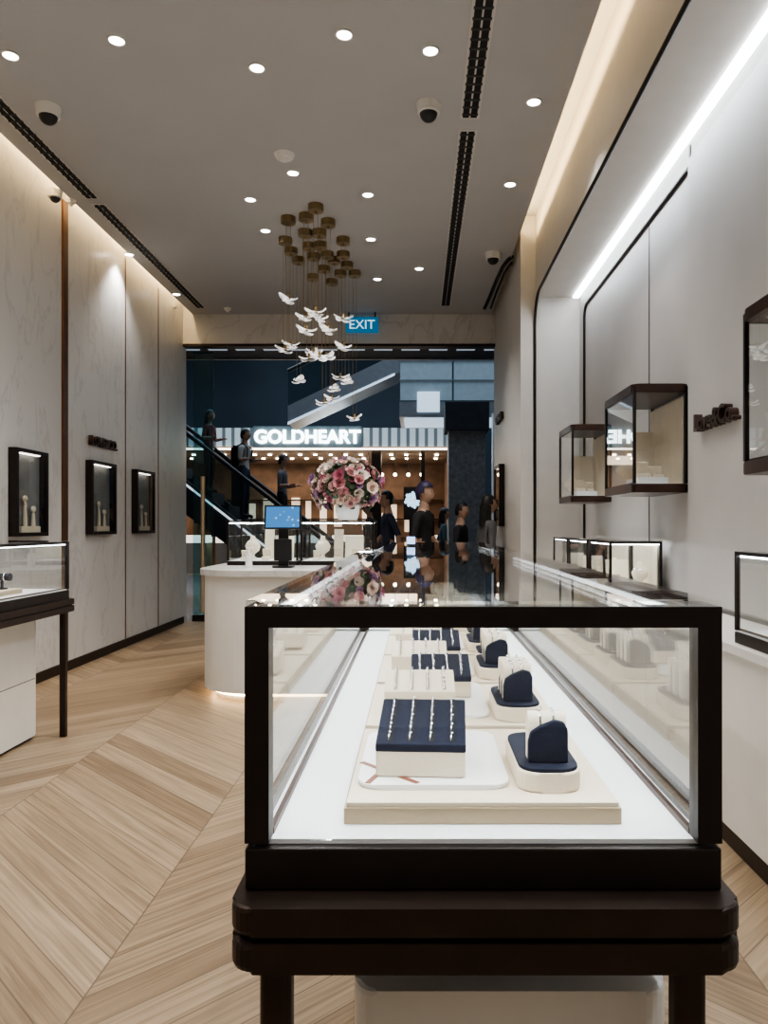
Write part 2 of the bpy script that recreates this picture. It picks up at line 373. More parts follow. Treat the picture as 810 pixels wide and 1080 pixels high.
def stadium(x0,x1,y0,y1,z,k=1,hh=.05):
    g=empty('ring_display_stand',((x0+x1)/2,(y0+y1)/2,z))
    r=min(x1-x0,y1-y0)*.35
    rbox('base',x0,x1,y0,y1,z,z+.027,r,M_creamd,g,.003)
    rbox('inlay',x0+.003,x1-.003,y0+.003,y1-.003,z+.027,z+.032,r*.95,M_navy,g,.001)
    w=(x1-x0); yy=y0+.03; xm=(x0+x1)/2
    for i in range(k):
        ya=yy+i*.036; zb=z+.032; hr=hh*.88
        hw=w*.32
        P=[(xm-hw,zb),(xm+hw,zb),(xm+hw,zb+hr*.78),(xm+hw*.8,zb+hr*.95),(xm+hw*.35,zb+hr),(xm-hw*.4,zb+hr*.86),(xm-hw*.85,zb+hr*.72),(xm-hw,zb+hr*.5)]
        prism('roll_front_%d'%i,P,'y',ya,ya+.010,M_navy,g,.002)
        for s in range(3):
            xa=xm-hw+s*hw*.67
            P=[(ya+.011,zb)]+[(ya+.023-.012*math.cos(math.radians(a)),zb+hr*.8+hr*.35*math.sin(math.radians(a))) for a in range(0,181,20)]+[(ya+.035,zb)]
            prism('roll_%d_%d'%(i,s),P,'x',xa+.0015,xa+hw*.64,M_creamd,g,.0015)
        bm=bmesh.new()
        for s in (1,2):
            xs=xm-hw+s*hw*.67
            atorus(bm,(xs,ya+.023,zb+hr*.98),.010,.0014,Matrix.Rotation(math.radians(90),3,'Y')); asph(bm,(xs,ya+.023,zb+hr*.98+.0115),.003,u=6,v=4)
        fin(bm,'ring_%d'%i,M_silver,g)
def board(x0,x1,y0,y1,z):
    g=empty('presentation_board',((x0+x1)/2,(y0+y1)/2,z))
    rbox('slab',x0,x1,y0,y1,z,z+.007,.03,M_board,g,.002)
    bm=bmesh.new()
    for (ax,ay,bx,by) in ((x0+.015,y0+.006,x0+.10,y1-.01),(x0+.085,y0+.006,x0+.0,y0+.1),(x0+.12,y1-.1,x0+.06,y1-.01)):
        a=Vector((ax,ay,0));b=Vector((bx,by,0)); n=(b-a).normalized(); n=Vector((-n.y,n.x,0))*.004
        vs=[bm.verts.new((*(p.xy),z+h)) for h in (.0068,.0078) for p in (a-n,a+n,b+n,b-n)]
        bm.faces.new(vs[:4]);bm.faces.new(vs[4:])
        for i in range(4): bm.faces.new((vs[i],vs[(i+1)%4],vs[4+(i+1)%4],vs[4+i]))
    fin(bm,'ribbon_cross',M_red,g)
    return z+.0072
TY=[1.0,1.39,1.78,2.17,2.56]
for i,y in enumerate(TY):
    zt=tray(-.097,.27,y,y+(.37 if i<4 else .26))
    if i==4: 
        wedge(.0,y+.05,zt,.11,.1,.035,.06,True); wedge(.16,y+.05,zt,.11,.1,.035,.06,False); continue
    if i==0:
        zb=board(-.084,.130,y+.05,y+.33,zt)
        wedge(.008,y+.078,zb,.128,.125,.048,.084,True,-3)
        stadium(.14,.228,y+.035,y+.23,zt,1,.068)
    else:
        zb=board(-.02,.14,y+.05,y+.36,zt)
        wedge(.005,y+.06,zb,.135,.09,.042,.067,False)
        wedge(.05,y+.19,zb,.125,.1,.045,.076,True)
        stadium(.148,.235,y+.02,y+.2,zt,3 if i<3 else 2,.068)
        if i>1: stadium(.16,.235,y+.22,y+.355,zt,2,.055)
for y in (3.0,3.4,3.8):
    zt=tray(-.097,.27,y,y+.37); wedge(-.02,y+.08,zt,.12,.1,.04,.07,True); wedge(.13,y+.08,zt,.12,.1,.04,.07,False)
g=empty('card_display',(-.03,3.6,1.2075)); box('stand',-.05,-.01,3.6,3.63,1.2075,1.215,M_black,g); box('card',-.05,-.01,3.61,3.615,1.215,1.25,emi('card_screen',(.2,.5,1),1.5),g)

# left table
table('display_table',-2.78,-2.14,2.7,4.76,.85,-2.62,-2.34,2.9,4.68,.735)
showcase('glass_showcase',-2.76,-2.165,2.74,4.72,.8505,1.205,.02,.06,ledm=M_ledm,pw=1.3)
for y in (3.0,3.5,4.0):
    zt=tray(-2.62,-2.3,y,y+.42,.9117)
    wedge(-2.38,y+.1,zt,.1,.12,.04,.07,False)
    for dx,dy in ((-.12,.2),(.09,.33)):
        cx,cy=-2.46+dx,y+dy
        g=empty('bracelet_stand',(cx,cy,zt)); bm=bmesh.new()
        acyl(bm,(cx,cy,zt),.03,.03,.008,16,0); arod(bm,(cx,cy,zt+.005),(cx,cy,zt+.06),.008,8,0)
        arod(bm,(cx-.05,cy,zt+.07),(cx+.05,cy,zt+.07),.022,14,0)
        for q in (-.02,.02): atorus(bm,(cx+q,cy,zt+.07),.024,.004,Matrix.Rotation(math.radians(90),3,'Y'),mi=1)
        fin(bm,'stand',[M_navy,M_silver],g)

def ringbox(x,y,z,w=.07):
    g=empty('ring_box',(x,y,z)); box('base',x-w/2,x+w/2,y-w/2,y+w/2,z,z+w*.35,M_creamd,g,.003)
    bm=bmesh.new(); Mx=Matrix.Translation((x,y+w/2,z+w*.36))@Matrix.Rotation(math.radians(-65),4,'X'); abox(bm,-w/2,w/2,-w,0,0,w*.15,0,Mx); fin(bm,'lid',M_creamd,g)
    bm=bmesh.new(); atorus(bm,(x,y,z+w*.35+.008),.009,.0014,Matrix.Rotation(math.radians(90),3,'X')); fin(bm,'ring',M_silver,g)
def bust(x,y,z,h=.2):
    g=empty('necklace_bust',(x,y,z)); bm=bmesh.new()
    prof=[(.055,0),(.055,.012),(.02,.02),(.018,.05),(.07,.09),(.085,.14),(.06,.185),(.028,.21),(.024,.25),(.001,.252)]
    n=18; rows=[]; s=h/.25
    for r,zz in prof: rows.append([bm.verts.new((x+r*s*math.cos(2*math.pi*k/n),y+r*s*.65*math.sin(2*math.pi*k/n),z+zz*s)) for k in range(n)])
    for a,b in zip(rows,rows[1:]):
        for k in range(n): bm.faces.new((a[k],a[(k+1)%n],b[(k+1)%n],b[k])).smooth=True
    fin(bm,'bust',M_creamd,g); bm=bmesh.new(); atorus(bm,(x,y,z+.17*s),.062*s,.0025,Matrix.Rotation(math.radians(12),3,'Y')@Matrix.Diagonal((1,.7,1)),N=24); fin(bm,'necklace',M_silver,g)
def card(x,y,z,w,h,m=M_creamd):
    g=empty('backdrop_card',(x,y,z)); Mx=Matrix.Translation((x,y,z))@Matrix.Rotation(math.radians(-8),4,'X')
    bm=bmesh.new(); abox(bm,-w/2,w/2,0,.012,0,h,0,Mx); abox(bm,-w/4,w/4,.012,.05,0,.01,0,Mx); fin(bm,'card',m,g)
for (y0,y1) in ((1.9,3.0),(4.95,5.55),(5.62,6.3),(6.36,7.0)):
    CTX[0]=showcase('counter_showcase',1.255,1.6,y0,y1,.8405,1.2,.016,.05,pw=.7)
    ringbox(1.33,y0+.14,.892); ringbox(1.345,y0+.27,.892,.06)
    bust(1.50,y0+.16,.892,.17)
    card(1.43,y1-.14,.892,.16,.17)
    if y0<3:
        for k in range(3): ringbox(1.35,y0+.42+.15*k,.892,.075); bust(1.5,y0+.45+.2*k,.892,.15)
    box('backdrop_panel',1.572,1.58,y0+.03,y1-.03,.891,1.17,M_tray,CTX[0]); CTX[0]=None
for (y0,y1) in ((2.2,3.05),(4.6,5.3),(6.43,7.0)):
    x1=(XR-.031 if y0<4 else XR-.002)
    g=showcase('jewellery_vitrine',1.31,x1,y0,y1,1.51,2.15,.018,.05,top_t=.035,pw=.7); CTX[0]=g
    rbox('hood',1.305,x1,y0-.005,y1+.005,2.115,2.165,.04,M_frame3,g,.004); rbox('tray_rim',1.305,x1,y0-.005,y1+.005,1.505,1.558,.03,M_frame3,g,.004)
    ym=(y0+y1)/2
    box('back_panel',x1-.03,x1-.022,y0+.03,y1-.03,1.56,2.09,M_tray,g)
    box('riser',1.36,1.54,y0+.05,ym-.02,1.5605,1.60,M_board,g,.002)
    ringbox(1.40,y0+.11,1.601,.075); ringbox(1.49,ym-.08,1.601,.065); ringbox(1.49,y0+.10,1.601,.055)
    card(1.50,ym+.14,1.561,.2,.38,M_tray); bust(1.385,ym+.08,1.561,.2)
    CTX[0]=None
text('sign_letters','Love&Co.',.135,(XR-.05,4.06,1.88),FACE_L,M_frame3,.025,bold=.003)
text('sign_letters','LOVE&CO.',.13,(XL+.03,7.55,2.12),FACE_R,M_frame3,.02,bold=.002)
text('sign_letters','LOVE&CO.',.13,(1.03,9.5,2.65),FACE_L,M_frame3,.02,bold=.002)
M_dark=pm('niche_grey',(.22,.215,.21),.5,noise=.1)
def wallwin(y0,y1,z0,z1,x=XL,s=1):
    g=empty('display_window_box',(x,(y0+y1)/2,z0)); t=.03
    def bx(n,a,b,c,d,e,f,m): 
        xs=sorted((x+s*a,x+s*b)); return box(n,xs[0],xs[1],c,d,e,f,m,g)
    bx('back',.001,.006,y0,y1,z0,z1,M_dark)
    for i,(c,d,e,f) in enumerate(((y0,y1,z0,z0+t),(y0,y1,z1-t,z1),(y0,y0+t,z0+t,z1-t),(y1-t,y1,z0+t,z1-t))): bx('frame_%d'%i,.001,.07,c,d,e,f,M_frame)
    bx('glass',.055,.059,y0+t,y1-t,z0+t,z1-t,M_glass)
    bx('lamp',.02,.05,y0+.1,y1-.1,z1-t-.008,z1-t-.001,emi('window_lamp',(1,.92,.8),5))
    bm=bmesh.new(); xc=x+s*.032; ym=(y0+y1)/2; zb=z0+t
    abox(bm,xc-.02,xc+.02,ym-.15,ym+.15,zb,zb+.05,0)
    for dy,h in ((-.06,.22),(.07,.14)):
        acyl(bm,(xc,ym+dy,zb+.05),.018,.008,h,12,0); asph(bm,(xc,ym+dy,zb+.05+h),.02,(.8,1.8,1.3),mi=0); atorus(bm,(xc,ym+dy,zb+.05+h*.8),.016,.002,mi=1)
    fin(bm,'props',[M_creamd,M_silver],g)
wallwin(5.84,6.34,1.22,1.91); wallwin(7.2,7.78,1.22,1.93); wallwin(8.36,8.92,1.22,1.93)
wallwin(9.1,9.7,1.3,2.05,1.05,-1)

# ---------------------------------------------------------------- reception counter
g=empty('service_counter',(-1.0,6.3,0))
rbox('body',-1.66,-.32,5.56,7.1,.07,.93,.42,M_white,g,.004,12)
rbox('top',-1.69,-.29,5.53,7.13,.93,.975,.44,M_marble2,g,.006,12)
rbox('plinth',-1.58,-.39,5.64,7.03,0,.07,.38,M_cream,g,0,12)
pp=[(a,b,.045) for a,b in rrp(-1.6,-.375,5.625,7.045,.38,12)]
tube('toe_led',pp,.008,emi('toe_led',(1,.7,.38),14),g,True)
gc=.9757
for x0,x1,y0 in ((-1.58,-.99,6.3),(-.97,-.36,6.3)):
    CTX[0]=showcase('counter_showcase',x0,x1,y0,y0+.5,gc,1.345,.016,.04,solidtop=False,pw=.45)
    zb=gc+.041
    bust(x0+.15,y0+.30,zb,.2); ringbox(x0+.3,y0+.14,zb); ringbox(x0+.45,y0+.14,zb); ringbox(x0+.12,y0+.12,zb,.06); card(x0+.42,y0+.33,zb,.16,.2); card(x0+.28,y0+.36,zb,.08,.26,M_tray); CTX[0]=None
g=empty('tablet_terminal',(-1.05,5.95,gc))
rbox('foot',-1.13,-.97,5.88,6.04,gc,gc+.015,.03,M_black,g,.003)
box('stem',-1.09,-1.01,5.95,5.985,gc+.015,1.32,M_black,g,.006)
box('bracket',-1.12,-.98,5.925,5.955,1.03,1.2,M_black,g,.004)
Mx=Matrix.Translation((-1.05,5.93,1.37))@Matrix.Rotation(math.radians(-10),4,'X')
bm=bmesh.new(); abox(bm,-.145,.145,-.008,.012,-.095,.095,0,Mx); fin(bm,'bezel',M_black,g)
def screenmat():
    m,nt,b=newmat('tablet_screen'); tc=nt.nodes.new('ShaderNodeTexCoord'); v=nt.nodes.new('ShaderNodeTexVoronoi'); v.inputs['Scale'].default_value=22
    nt.links.new(tc.outputs['Object'],v.inputs['Vector']); r=nt.nodes.new('ShaderNodeValToRGB'); r.color_ramp.elements[0].color=(.45,.75,1,1); r.color_ramp.elements[1].color=(.03,.16,.4,1); r.color_ramp.elements[1].position=.25
    nt.links.new(v.outputs['Distance'],r.inputs['Fac']); nt.links.new(r.outputs['Color'],b.inputs['Emission Color']); b.inputs['Emission Strength'].default_value=1.3; b.inputs['Base Color'].default_value=(.02,.05,.1,1)
    return m
M_screen=screenmat()
bm=bmesh.new(); abox(bm,-.13,.13,-.010,-.008,-.082,.082,0,Mx); fin(bm,'screen',M_screen,g)
g=empty('sanitizer_bottle',(-1.32,5.95,gc)); bm=bmesh.new(); acyl(bm,(-1.32,5.95,gc),.028,.026,.11,16); acyl(bm,(-1.32,5.95,gc+.11),.012,.01,.04,10); abox(bm,-1.34,-1.29,5.943,5.957,gc+.15,gc+.16); fin(bm,'bottle',M_board,g)
# flowers
g=empty('flower_arrangement',(-.6,6.55,1.3525))
vx,vy,vz=-.6,6.55,1.3525; n=24; rows=[]; bm=bmesh.new()
for r,zz in ((.07,0),(.085,.01),(.1,.06),(.105,.11),(.095,.15),(.085,.15),(.08,.1),(.01,.09)):
    rows.append([bm.verts.new((vx+r*math.cos(2*math.pi*k/n),vy+r*math.sin(2*math.pi*k/n),vz+zz)) for k in range(n)])
for a,b in zip(rows,rows[1:]):
    for k in range(n): bm.faces.new((a[k],a[(k+1)%n],b[(k+1)%n],b[k])).smooth=True
bm.faces.new(rows[0][::-1]); fin(bm,'vase',M_board,g)
FM=[pm('petal_%d'%i,c,.6,noise=.2,scale=30) for i,c in enumerate(((.68,.32,.35),(.74,.48,.47),(.78,.62,.54),(.48,.14,.22),(.36,.2,.36),(.8,.72,.65)))]+[pm('leaf_green',(.05,.085,.04),.6,noise=.3)]
def petal(bm,M4,L,W,cup,mi):
    pr=[(0,.15),(.35,.8),(.75,1),(1,.55)]; rows=[]
    for t,w in pr:
        rows.append([bm.verts.new(M4@Vector((sx*W*w,t*L,cup*t*t*L+abs(sx)*.25*W))) for sx in (-1,0,1)])
    for a,b in zip(rows,rows[1:]):
        for k in range(2):
            f=bm.faces.new((a[k],a[k+1],b[k+1],b[k])); f.material_index=mi; f.smooth=True
C=Vector((vx,vy,1.64)); bm=bmesh.new()
N=135
for i in range(N):
    ph=math.acos(1-1.7*(i+.5)/N); th=i*2.39996+random.uniform(-.2,.2)
    dr=Vector((math.sin(ph)*math.cos(th),math.sin(ph)*math.sin(th),math.cos(ph)))
    lump=1+.1*math.sin(3*th+1)*math.sin(2.5*ph)+random.uniform(-.1,.1)
    p=C+Vector((dr.x*.27,dr.y*.25,dr.z*.21))*lump
    Q=(dr+Vector([random.uniform(-.35,.35) for _ in range(3)])).to_track_quat('Z','Y').to_matrix().to_4x4(); s=random.choice((.03,.04,.05,.062)); mi=random.choice((0,0,1,1,2,2,3,4,5))
    for layer,(cnt,tilt,sc) in enumerate(((6,15,1.0),(5,45,.75),(4,70,.5))):
        for k in range(cnt):
            M4=Matrix.Translation(p)@Q@Matrix.Rotation(2*math.pi*k/cnt+layer*.5,4,'Z')@Matrix.Rotation(math.radians(tilt),4,'X')
            petal(bm,M4,s*sc,s*.45*sc,.35,mi)
    for k in range(2):
        M4=Matrix.Translation(p-dr*.02)@Q@Matrix.Rotation(random.uniform(0,6.28),4,'Z')@Matrix.Rotation(math.radians(random.uniform(5,50)),4,'X')
        petal(bm,M4,.08,.018,-.2,6)
fin(bm,'blossoms',FM,g,rec=False)
bm=bmesh.new()
for i in range(20):
    a=i*2.4; arod(bm,(vx+.03*math.cos(a),vy+.03*math.sin(a),vz+.1),(vx+.16*math.cos(a),vy+.16*math.sin(a),1.62),.004,5)
asph(bm,(vx,vy,1.63),.18,(1.05,1,.8))
fin(bm,'stems_and_foliage',FM[6],g)

# ---------------------------------------------------------------- chandelier
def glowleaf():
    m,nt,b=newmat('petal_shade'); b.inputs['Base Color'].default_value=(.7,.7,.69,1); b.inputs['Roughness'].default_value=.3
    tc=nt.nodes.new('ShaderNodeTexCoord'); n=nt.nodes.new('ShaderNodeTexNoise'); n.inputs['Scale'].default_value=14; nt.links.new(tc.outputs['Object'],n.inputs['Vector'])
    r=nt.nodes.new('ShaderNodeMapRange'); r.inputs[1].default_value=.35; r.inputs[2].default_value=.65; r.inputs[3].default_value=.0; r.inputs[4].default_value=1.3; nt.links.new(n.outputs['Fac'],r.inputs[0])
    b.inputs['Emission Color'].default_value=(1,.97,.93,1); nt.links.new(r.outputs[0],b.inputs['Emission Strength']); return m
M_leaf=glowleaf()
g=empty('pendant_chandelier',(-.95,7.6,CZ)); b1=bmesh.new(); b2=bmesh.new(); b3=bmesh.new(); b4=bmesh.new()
CAN=[(333,216),(304,229),(323,226),(346,232),(322,243),(337,243),(301,251),(362,251),(345,266),(315,272),(366,277),(330,290),(342,281),(374,286),(350,295),(359,286),(307,262),(331,268),(352,272),(326,257),(362,266),(338,256)]
LF=[(352,332),(300,318),(322,351),(384,350),(345,337),(298,378),(372,371),(326,368),(342,379),(334,403),(358,404),(312,374),(350,427),(346,443),(364,422),(328,400),(304,366),(356,374),(337,412),(324,380),(372,338),(316,338)]
for (cx,cy),(lx,ly) in zip(CAN,LF):
    x,y=cp(cx,cy)
    acyl(b1,(x,y,CZ-.06),.068,.068,.06,22); acyl(b1,(x,y,CZ-.08),.008,.008,.02,8)
    zz=1.3+(555-ly)*y/800
    lx_=x+max(-.16,min(.16,((lx-440)*y/800-x)))*0.0+0
    arod(b2,(x-.02,y,CZ-.05),(x-.02,y,zz+.07),.0025,5); arod(b2,(x+.02,y,CZ-.05),(x+.02,y,zz+.07),.0018,5)
    acyl(b4,(x,y,zz+.02),.02,.012,.05,10)
    rot=Matrix.Rotation(random.uniform(-1.2,1.2),4,'Z')@Matrix.Rotation(random.uniform(-.2,.2),4,'Y')
    for s in (-1,1):
        for lay in range(2):
            M4=Matrix.Translation((x,y,zz+.025-lay*.022))@rot@Matrix.Rotation(math.radians(-90*s+lay*32-12),4,'Z')@Matrix.Rotation(math.radians(6-lay*14),4,'X')
            nn=8; rows=[]
            for a in range(nn):
                t=a/(nn-1); w=.042*math.sin(math.pi*(.1+.88*t))**.75; L=.105-.015*lay
                rows.append([b3.verts.new(M4@Vector((k*w/2,t*L,-.012*math.sin(t*math.pi)+.004*k*k*t+.012*t*t))) for k in (-2,-1,0,1,2)])
            for p,q in zip(rows,rows[1:]):
                for k in range(4): b3.faces.new((p[k],p[k+1],q[k+1],q[k])).smooth=True
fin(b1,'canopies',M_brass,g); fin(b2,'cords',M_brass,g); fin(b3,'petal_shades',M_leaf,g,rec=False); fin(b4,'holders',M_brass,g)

# exit sign
g=empty('exit_sign',(-.74,10.1,4.0)); box('body',-.95,-.52,10.08,10.13,3.88,4.08,pm('exit_blue',(.0,.15,.35),.4,emit=(.0,.25,.5),es=.4),g,.004)
text('letters','EXIT',.17,(-.735,10.075,3.975),FACE_CAM,emi('exit_white',(.6,.85,1),1.0),.002,parent=g)
boxes('bracket',[(-.92,-.9,10.1,10.12,4.08,CZ),(-.57,-.55,10.1,10.12,4.08,CZ)],M_black,g)
g=empty('glass_door_panel',(-2.95,10.42,0)); box('pane',-3.08,-2.8,10.42,10.432,0.01,3.7,glassmat('door_glass',(.6,.8,.82)),g)
bm=bmesh.new(); arod(bm,(-2.93,10.37,.12),(-2.93,10.37,1.98),.03,12); arod(bm,(-2.93,10.37,.3),(-2.93,10.42,.3),.015,8); arod(bm,(-2.93,10.37,1.7),(-2.93,10.42,1.7),.015,8); fin(bm,'handle',M_gold,g)
box('patch',-3.09,-2.79,10.415,10.44,0,.08,M_frame2,g)

# ---------------------------------------------------------------- mall outside
M_mfloor=pm('mall_floor_tile',(.14,.15,.16),.25,noise=.1,scale=1)
M_mblue=pm('mall_blue_wall',(.05,.075,.1),.6,noise=.3,scale=.4)
M_mdark=pm('mall_dark',(.03,.035,.045),.6,noise=.2)
M_stone=pm('grey_granite',(.22,.22,.22),.5,noise=.25,scale=12)
M_steel=pm('brushed_steel',(.35,.37,.4),.35,.7)
M_cool=emi('mall_cool_panel',(.6,.8,1),.8)
box('mall_floor',-14,12,10.35,26,-.1,0,M_mfloor)
box('mall_wall_far',-14,12,24.5,24.7,0,9,M_mblue)
box('mall_wall_left',-14.2,-14,10.35,24.7,0,9,M_mblue)
box('mall_wall_right',12,12.2,10.35,24.7,0,9,M_mblue)
box('mall_ceiling',-14,12,10.35,24.7,9,9.2,M_mdark)
g=empty('mall_soffit',(0,11.2,4.0)); box('slab',-14,12,10.36,12.2,4.0,4.4,M_mdark,g)
boxes('light_slats',[(x,x+.28,11.3,11.6,3.985,4.0) for x in [-3.6+.42*k for k in range(14)]],emi('slat_light',(.65,.8,.95),.3),g)
box('edge_band',-14,12,12.2,12.24,3.98,4.45,M_steel,g)
g=empty('mall_ceiling_lights',(-1,15,8.9))
area('mall_light_1',(-3,16,8.8),8,5,650,(.66,.82,1),g); area('mall_light_2',(3,14,8.8),4,4,200,(.66,.82,1),g)
g=empty('upper_gallery',(1,18,4)); box('slab',-.4,9,17,19,3.75,4.1,M_steel,g)
box('underlight',-.3,8,17.1,18.8,3.74,3.75,M_cool,g)
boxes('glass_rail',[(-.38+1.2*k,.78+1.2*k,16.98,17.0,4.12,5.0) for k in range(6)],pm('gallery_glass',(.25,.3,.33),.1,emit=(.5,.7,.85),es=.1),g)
boxes('rail',[(-.4,9,16.95,17.03,5.0,5.05),(-.4,9,16.95,17.03,4.55,4.58)],M_steel,g)
boxes('ad_panels',[(.0,.5,16.9,16.95,3.85,4.3)],M_cool,g)
boxes('columns',[(3.5,3.9,17.2,17.6,0,3.75),(8,8.4,17.2,17.6,0,3.75)],M_stone,g)
prism('escalator_truss',[(-2.9,3.6),(-.4,4.75),(-.1,4.75),(-.1,5.1),(-.5,5.15),(-2.9,4.0)],'y',17,18.2,M_steel,g)
prism('escalator_underlight',[(-2.9,3.57),(-.5,4.68),(-.5,4.73),(-2.9,3.63)],'y',16.97,17.0,M_cool,g)
prism('escalator_balustrade',[(-2.9,4.0),(-.5,5.15),(-.5,5.95),(-2.9,4.8)],'y',17.05,17.08,M_glass2,g)
tube('escalator_handrail',[(-2.9,17.06,4.8),(-.5,17.06,5.95),(.1,17.06,5.95)],.05,M_black,g)
ES=.78
def ez(x): return 1.29-ES*(x+3.12)
g=empty('escalator',(-3.4,13.7,0))
xa,xb=-6.6,-1.47
for n_,y in (('near',13.15),('far',14.2)):
    prism('truss_'+n_,[(xa,ez(xa)-.6),(xb-.5,0),(xb+.5,0),(xb+.5,.1),(xb,.12),(xa,ez(xa)+.12)],'y',y,y+.1,M_mdark,g)
    prism('glass_'+n_,[(xa,ez(xa)+.12),(xb,.12),(xb+.4,.12),(xb+.4,.85),(xb,.9),(xa,ez(xa)+.9)],'y',y+.04,y+.05,M_glass2,g)
    tube('handrail_'+n_,[(xa,y+.05,ez(xa)+.93),(xb-.1,y+.05,ez(xb-.1)+.93),(xb+.35,y+.05,.93),(xb+.48,y+.05,.8),(xb+.48,y+.05,.6),(xb+.35,y+.05,.5)],.04,M_black,g)
prism('skirt_led',[(xa,ez(xa)+.02),(xb,.02),(xb,.06),(xa,ez(xa)+.06)],'y',13.13,13.15,emi('skirt_led',(.75,.9,1),1.0),g)
bm=bmesh.new(); x=xa
while x<xb-.05:
    zt=ez(x); abox(bm,x,x+.3,13.26,14.19,max(0,zt-.55),zt); x+=.3
fin(bm,'steps',M_mdark,g)
def stepz(px): 
    k=math.floor((px-xa)/.3); return ez(xa+.3*k)
g=empty('stone_column',(1.05,15,0)); box('shaft',.62,1.35,15,15.7,.12,3.2,M_stone,g,.01); box('base',.58,1.39,14.96,15.74,0,.12,M_frame2,g); box('cap',.55,1.42,14.93,15.77,3.2,3.75,M_mdark,g)
g=empty('mall_light_column',(1.8,16,0)); box('shaft',1.6,2.0,16,16.3,.1,3.7,pm('pale_column',(.4,.43,.45),.4,emit=(.6,.75,.9),es=.05),g); box('base',1.58,2.02,15.98,16.32,0,.1,M_steel,g)
# opposite shop
g=empty('opposite_jewellery_shop',(-2,20,0))
M_wood=pm('shop_wood',(.2,.12,.075),.5,noise=.3,scale=3); M_shopw=pm('shop_wall',(.32,.25,.19),.6)
box('back_wall',-7,1.6,24.2,24.4,0,3.4,M_wood,g); box('side_l',-7.1,-7,20,24.4,0,3.4,M_wood,g); box('side_r',.85,1.0,20,24.4,0,3.4,M_wood,g)
box('ceiling',-7,1.0,20,24.4,3.3,3.4,M_shopw,g); box('floor',-7,1.0,20,24.4,.0,.02,M_shopw,g)
box('fascia',-7.1,1.0,19.9,20,3.4,3.88,stripes('fascia_slats',1.3,(.1,.12,.13),(.42,.48,.5),.5),g)
box('sign_backing',-4.3,-1.45,19.86,19.9,3.36,3.92,pm('sign_backing',(.1,.13,.14),.5),g)
box('fascia_glow',-7.1,1.0,19.85,19.9,3.3,3.35,emi('fascia_glow',(1,.85,.7),4),g)
text('letters','GOLDHEART',.47,(-2.87,19.8,3.62),FACE_CAM,emi('sign_white',(.85,.97,1),6),.03,parent=g,bold=.016)
bm=bmesh.new()
for k in range(18):
    for j in range(2): acyl(bm,(-6.6+k*.42,21+j*1.2,3.26),.05,.05,.03,10)
fin(bm,'downlights',emi('shop_downlight',(1,.88,.7),20),g)
bm=bmesh.new()
for k in range(7): abox(bm,-6.5+k*1.05,-5.7+k*1.05,20.5,21.1,.02,.85)
fin(bm,'counters',M_shopw,g)
boxes('counter_glow',[(-6.5+k*1.05,-5.7+k*1.05,20.5,21.1,.85,1.05) for k in range(7)],emi('counter_glow',(1,.88,.74),1.2),g)
rn=random.Random(3)
boxes('wall_niches',[(-6.7+k*.45,-6.7+k*.45+rn.uniform(.15,.36),24.15,24.2,1.0+rn.uniform(0,.4),1.6+rn.uniform(0,.9)) for k in range(16)],emi('niche_glow',(1,.76,.54),.9),g)
boxes('shelves',[(-6.8,.8,23.9,24.15,z,z+.04) for z in (.9,1.5,2.1)],M_frame2,g)
boxes('pillars',[(-4.9,-4.6,20,20.3,.02,3.3),(-1.2,-.95,20,20.3,.02,3.3),(.1,.2,20,20.3,.02,3.3)],M_frame2,g)
bm=bmesh.new()
for k in range(8): 
    x=-2.4+k*.36; arod(bm,(x,20.6,3.3),(x,20.6,2.75),.01,5); 
fin(bm,'pendant_cords',M_black,g)
bm=bmesh.new()
for k in range(8): asph(bm,(-2.4+k*.36,20.6,2.7),.05)
fin(bm,'pendant_globes',emi('globe',(1,.88,.7),9),g)
area('shop_light',(-3,22,3.2),6,3,150,(1,.8,.6),g)
g=empty('digital_signage',(-.06,11.2,0)); box('stand',-.12,-.02,11.2,11.26,0,1.4,M_black,g); box('foot',-.25,.12,11.05,11.4,0,.03,M_black,g)
rbox('case',-.2,.06,11.18,11.22,1.4,1.88,.015,M_black,g)
bm=bmesh.new()
for k in range(26):
    a=k*2.4; r=.03*math.sqrt(k)*.75; asph(bm,(-.06+r*math.cos(a),11.15,1.69+r*math.sin(a)),.028,(1,.5,1),6,4)
fin(bm,'screen',emi('signage_glow',(.5,.75,1),1.4),g)

# ---------------------------------------------------------------- people
SK1=pm('skin_tone_a',(.38,.23,.165),.55); SK2=pm('skin_tone_b',(.48,.31,.23),.55)
HB=pm('hair_black',(.012,.01,.01),.5,noise=.3,scale=60); HP=pm('hair_dark_purple',(.035,.025,.085),.5,noise=.6,scale=60)
CB=pm('cloth_black',(.015,.015,.018),.8); CN=pm('cloth_navy',(.025,.035,.07),.8); CG=pm('cloth_grey',(.12,.12,.125),.8); CR=pm('cloth_maroon',(.16,.03,.035),.8); CT=pm('cloth_teal',(.07,.12,.13),.8); SH=pm('shoe_dark',(.03,.028,.025),.5)
CW=pm('cloth_offwhite',(.35,.34,.32),.8)
EYW=pm('eye_white',(.7,.7,.7),.3); EYB=pm('eye_dark',(.02,.015,.01),.2); LIP=pm('lips',(.3,.1,.09),.5)
def skinmesh(name,verts,edges,rad,sub=2):
    me=bpy.data.meshes.new(name); me.from_pydata(verts,edges,[]); o=bpy.data.objects.new(name,me); COL.objects.link(o)
    md=o.modifiers.new('Skin','SKIN'); md.use_smooth_shade=True
    for i,r in enumerate(rad):
        sv=me.skin_vertices[0].data[i]; sv.radius=r if isinstance(r,tuple) else (r,r); sv.use_root=(i==0)
    ss=o.modifiers.new('Sub','SUBSURF'); ss.levels=sub; ss.render_levels=sub
    dg=bpy.context.evaluated_depsgraph_get(); dg.update()
    m2=bpy.data.meshes.new_from_object(o.evaluated_get(dg)); bpy.data.objects.remove(o); return m2
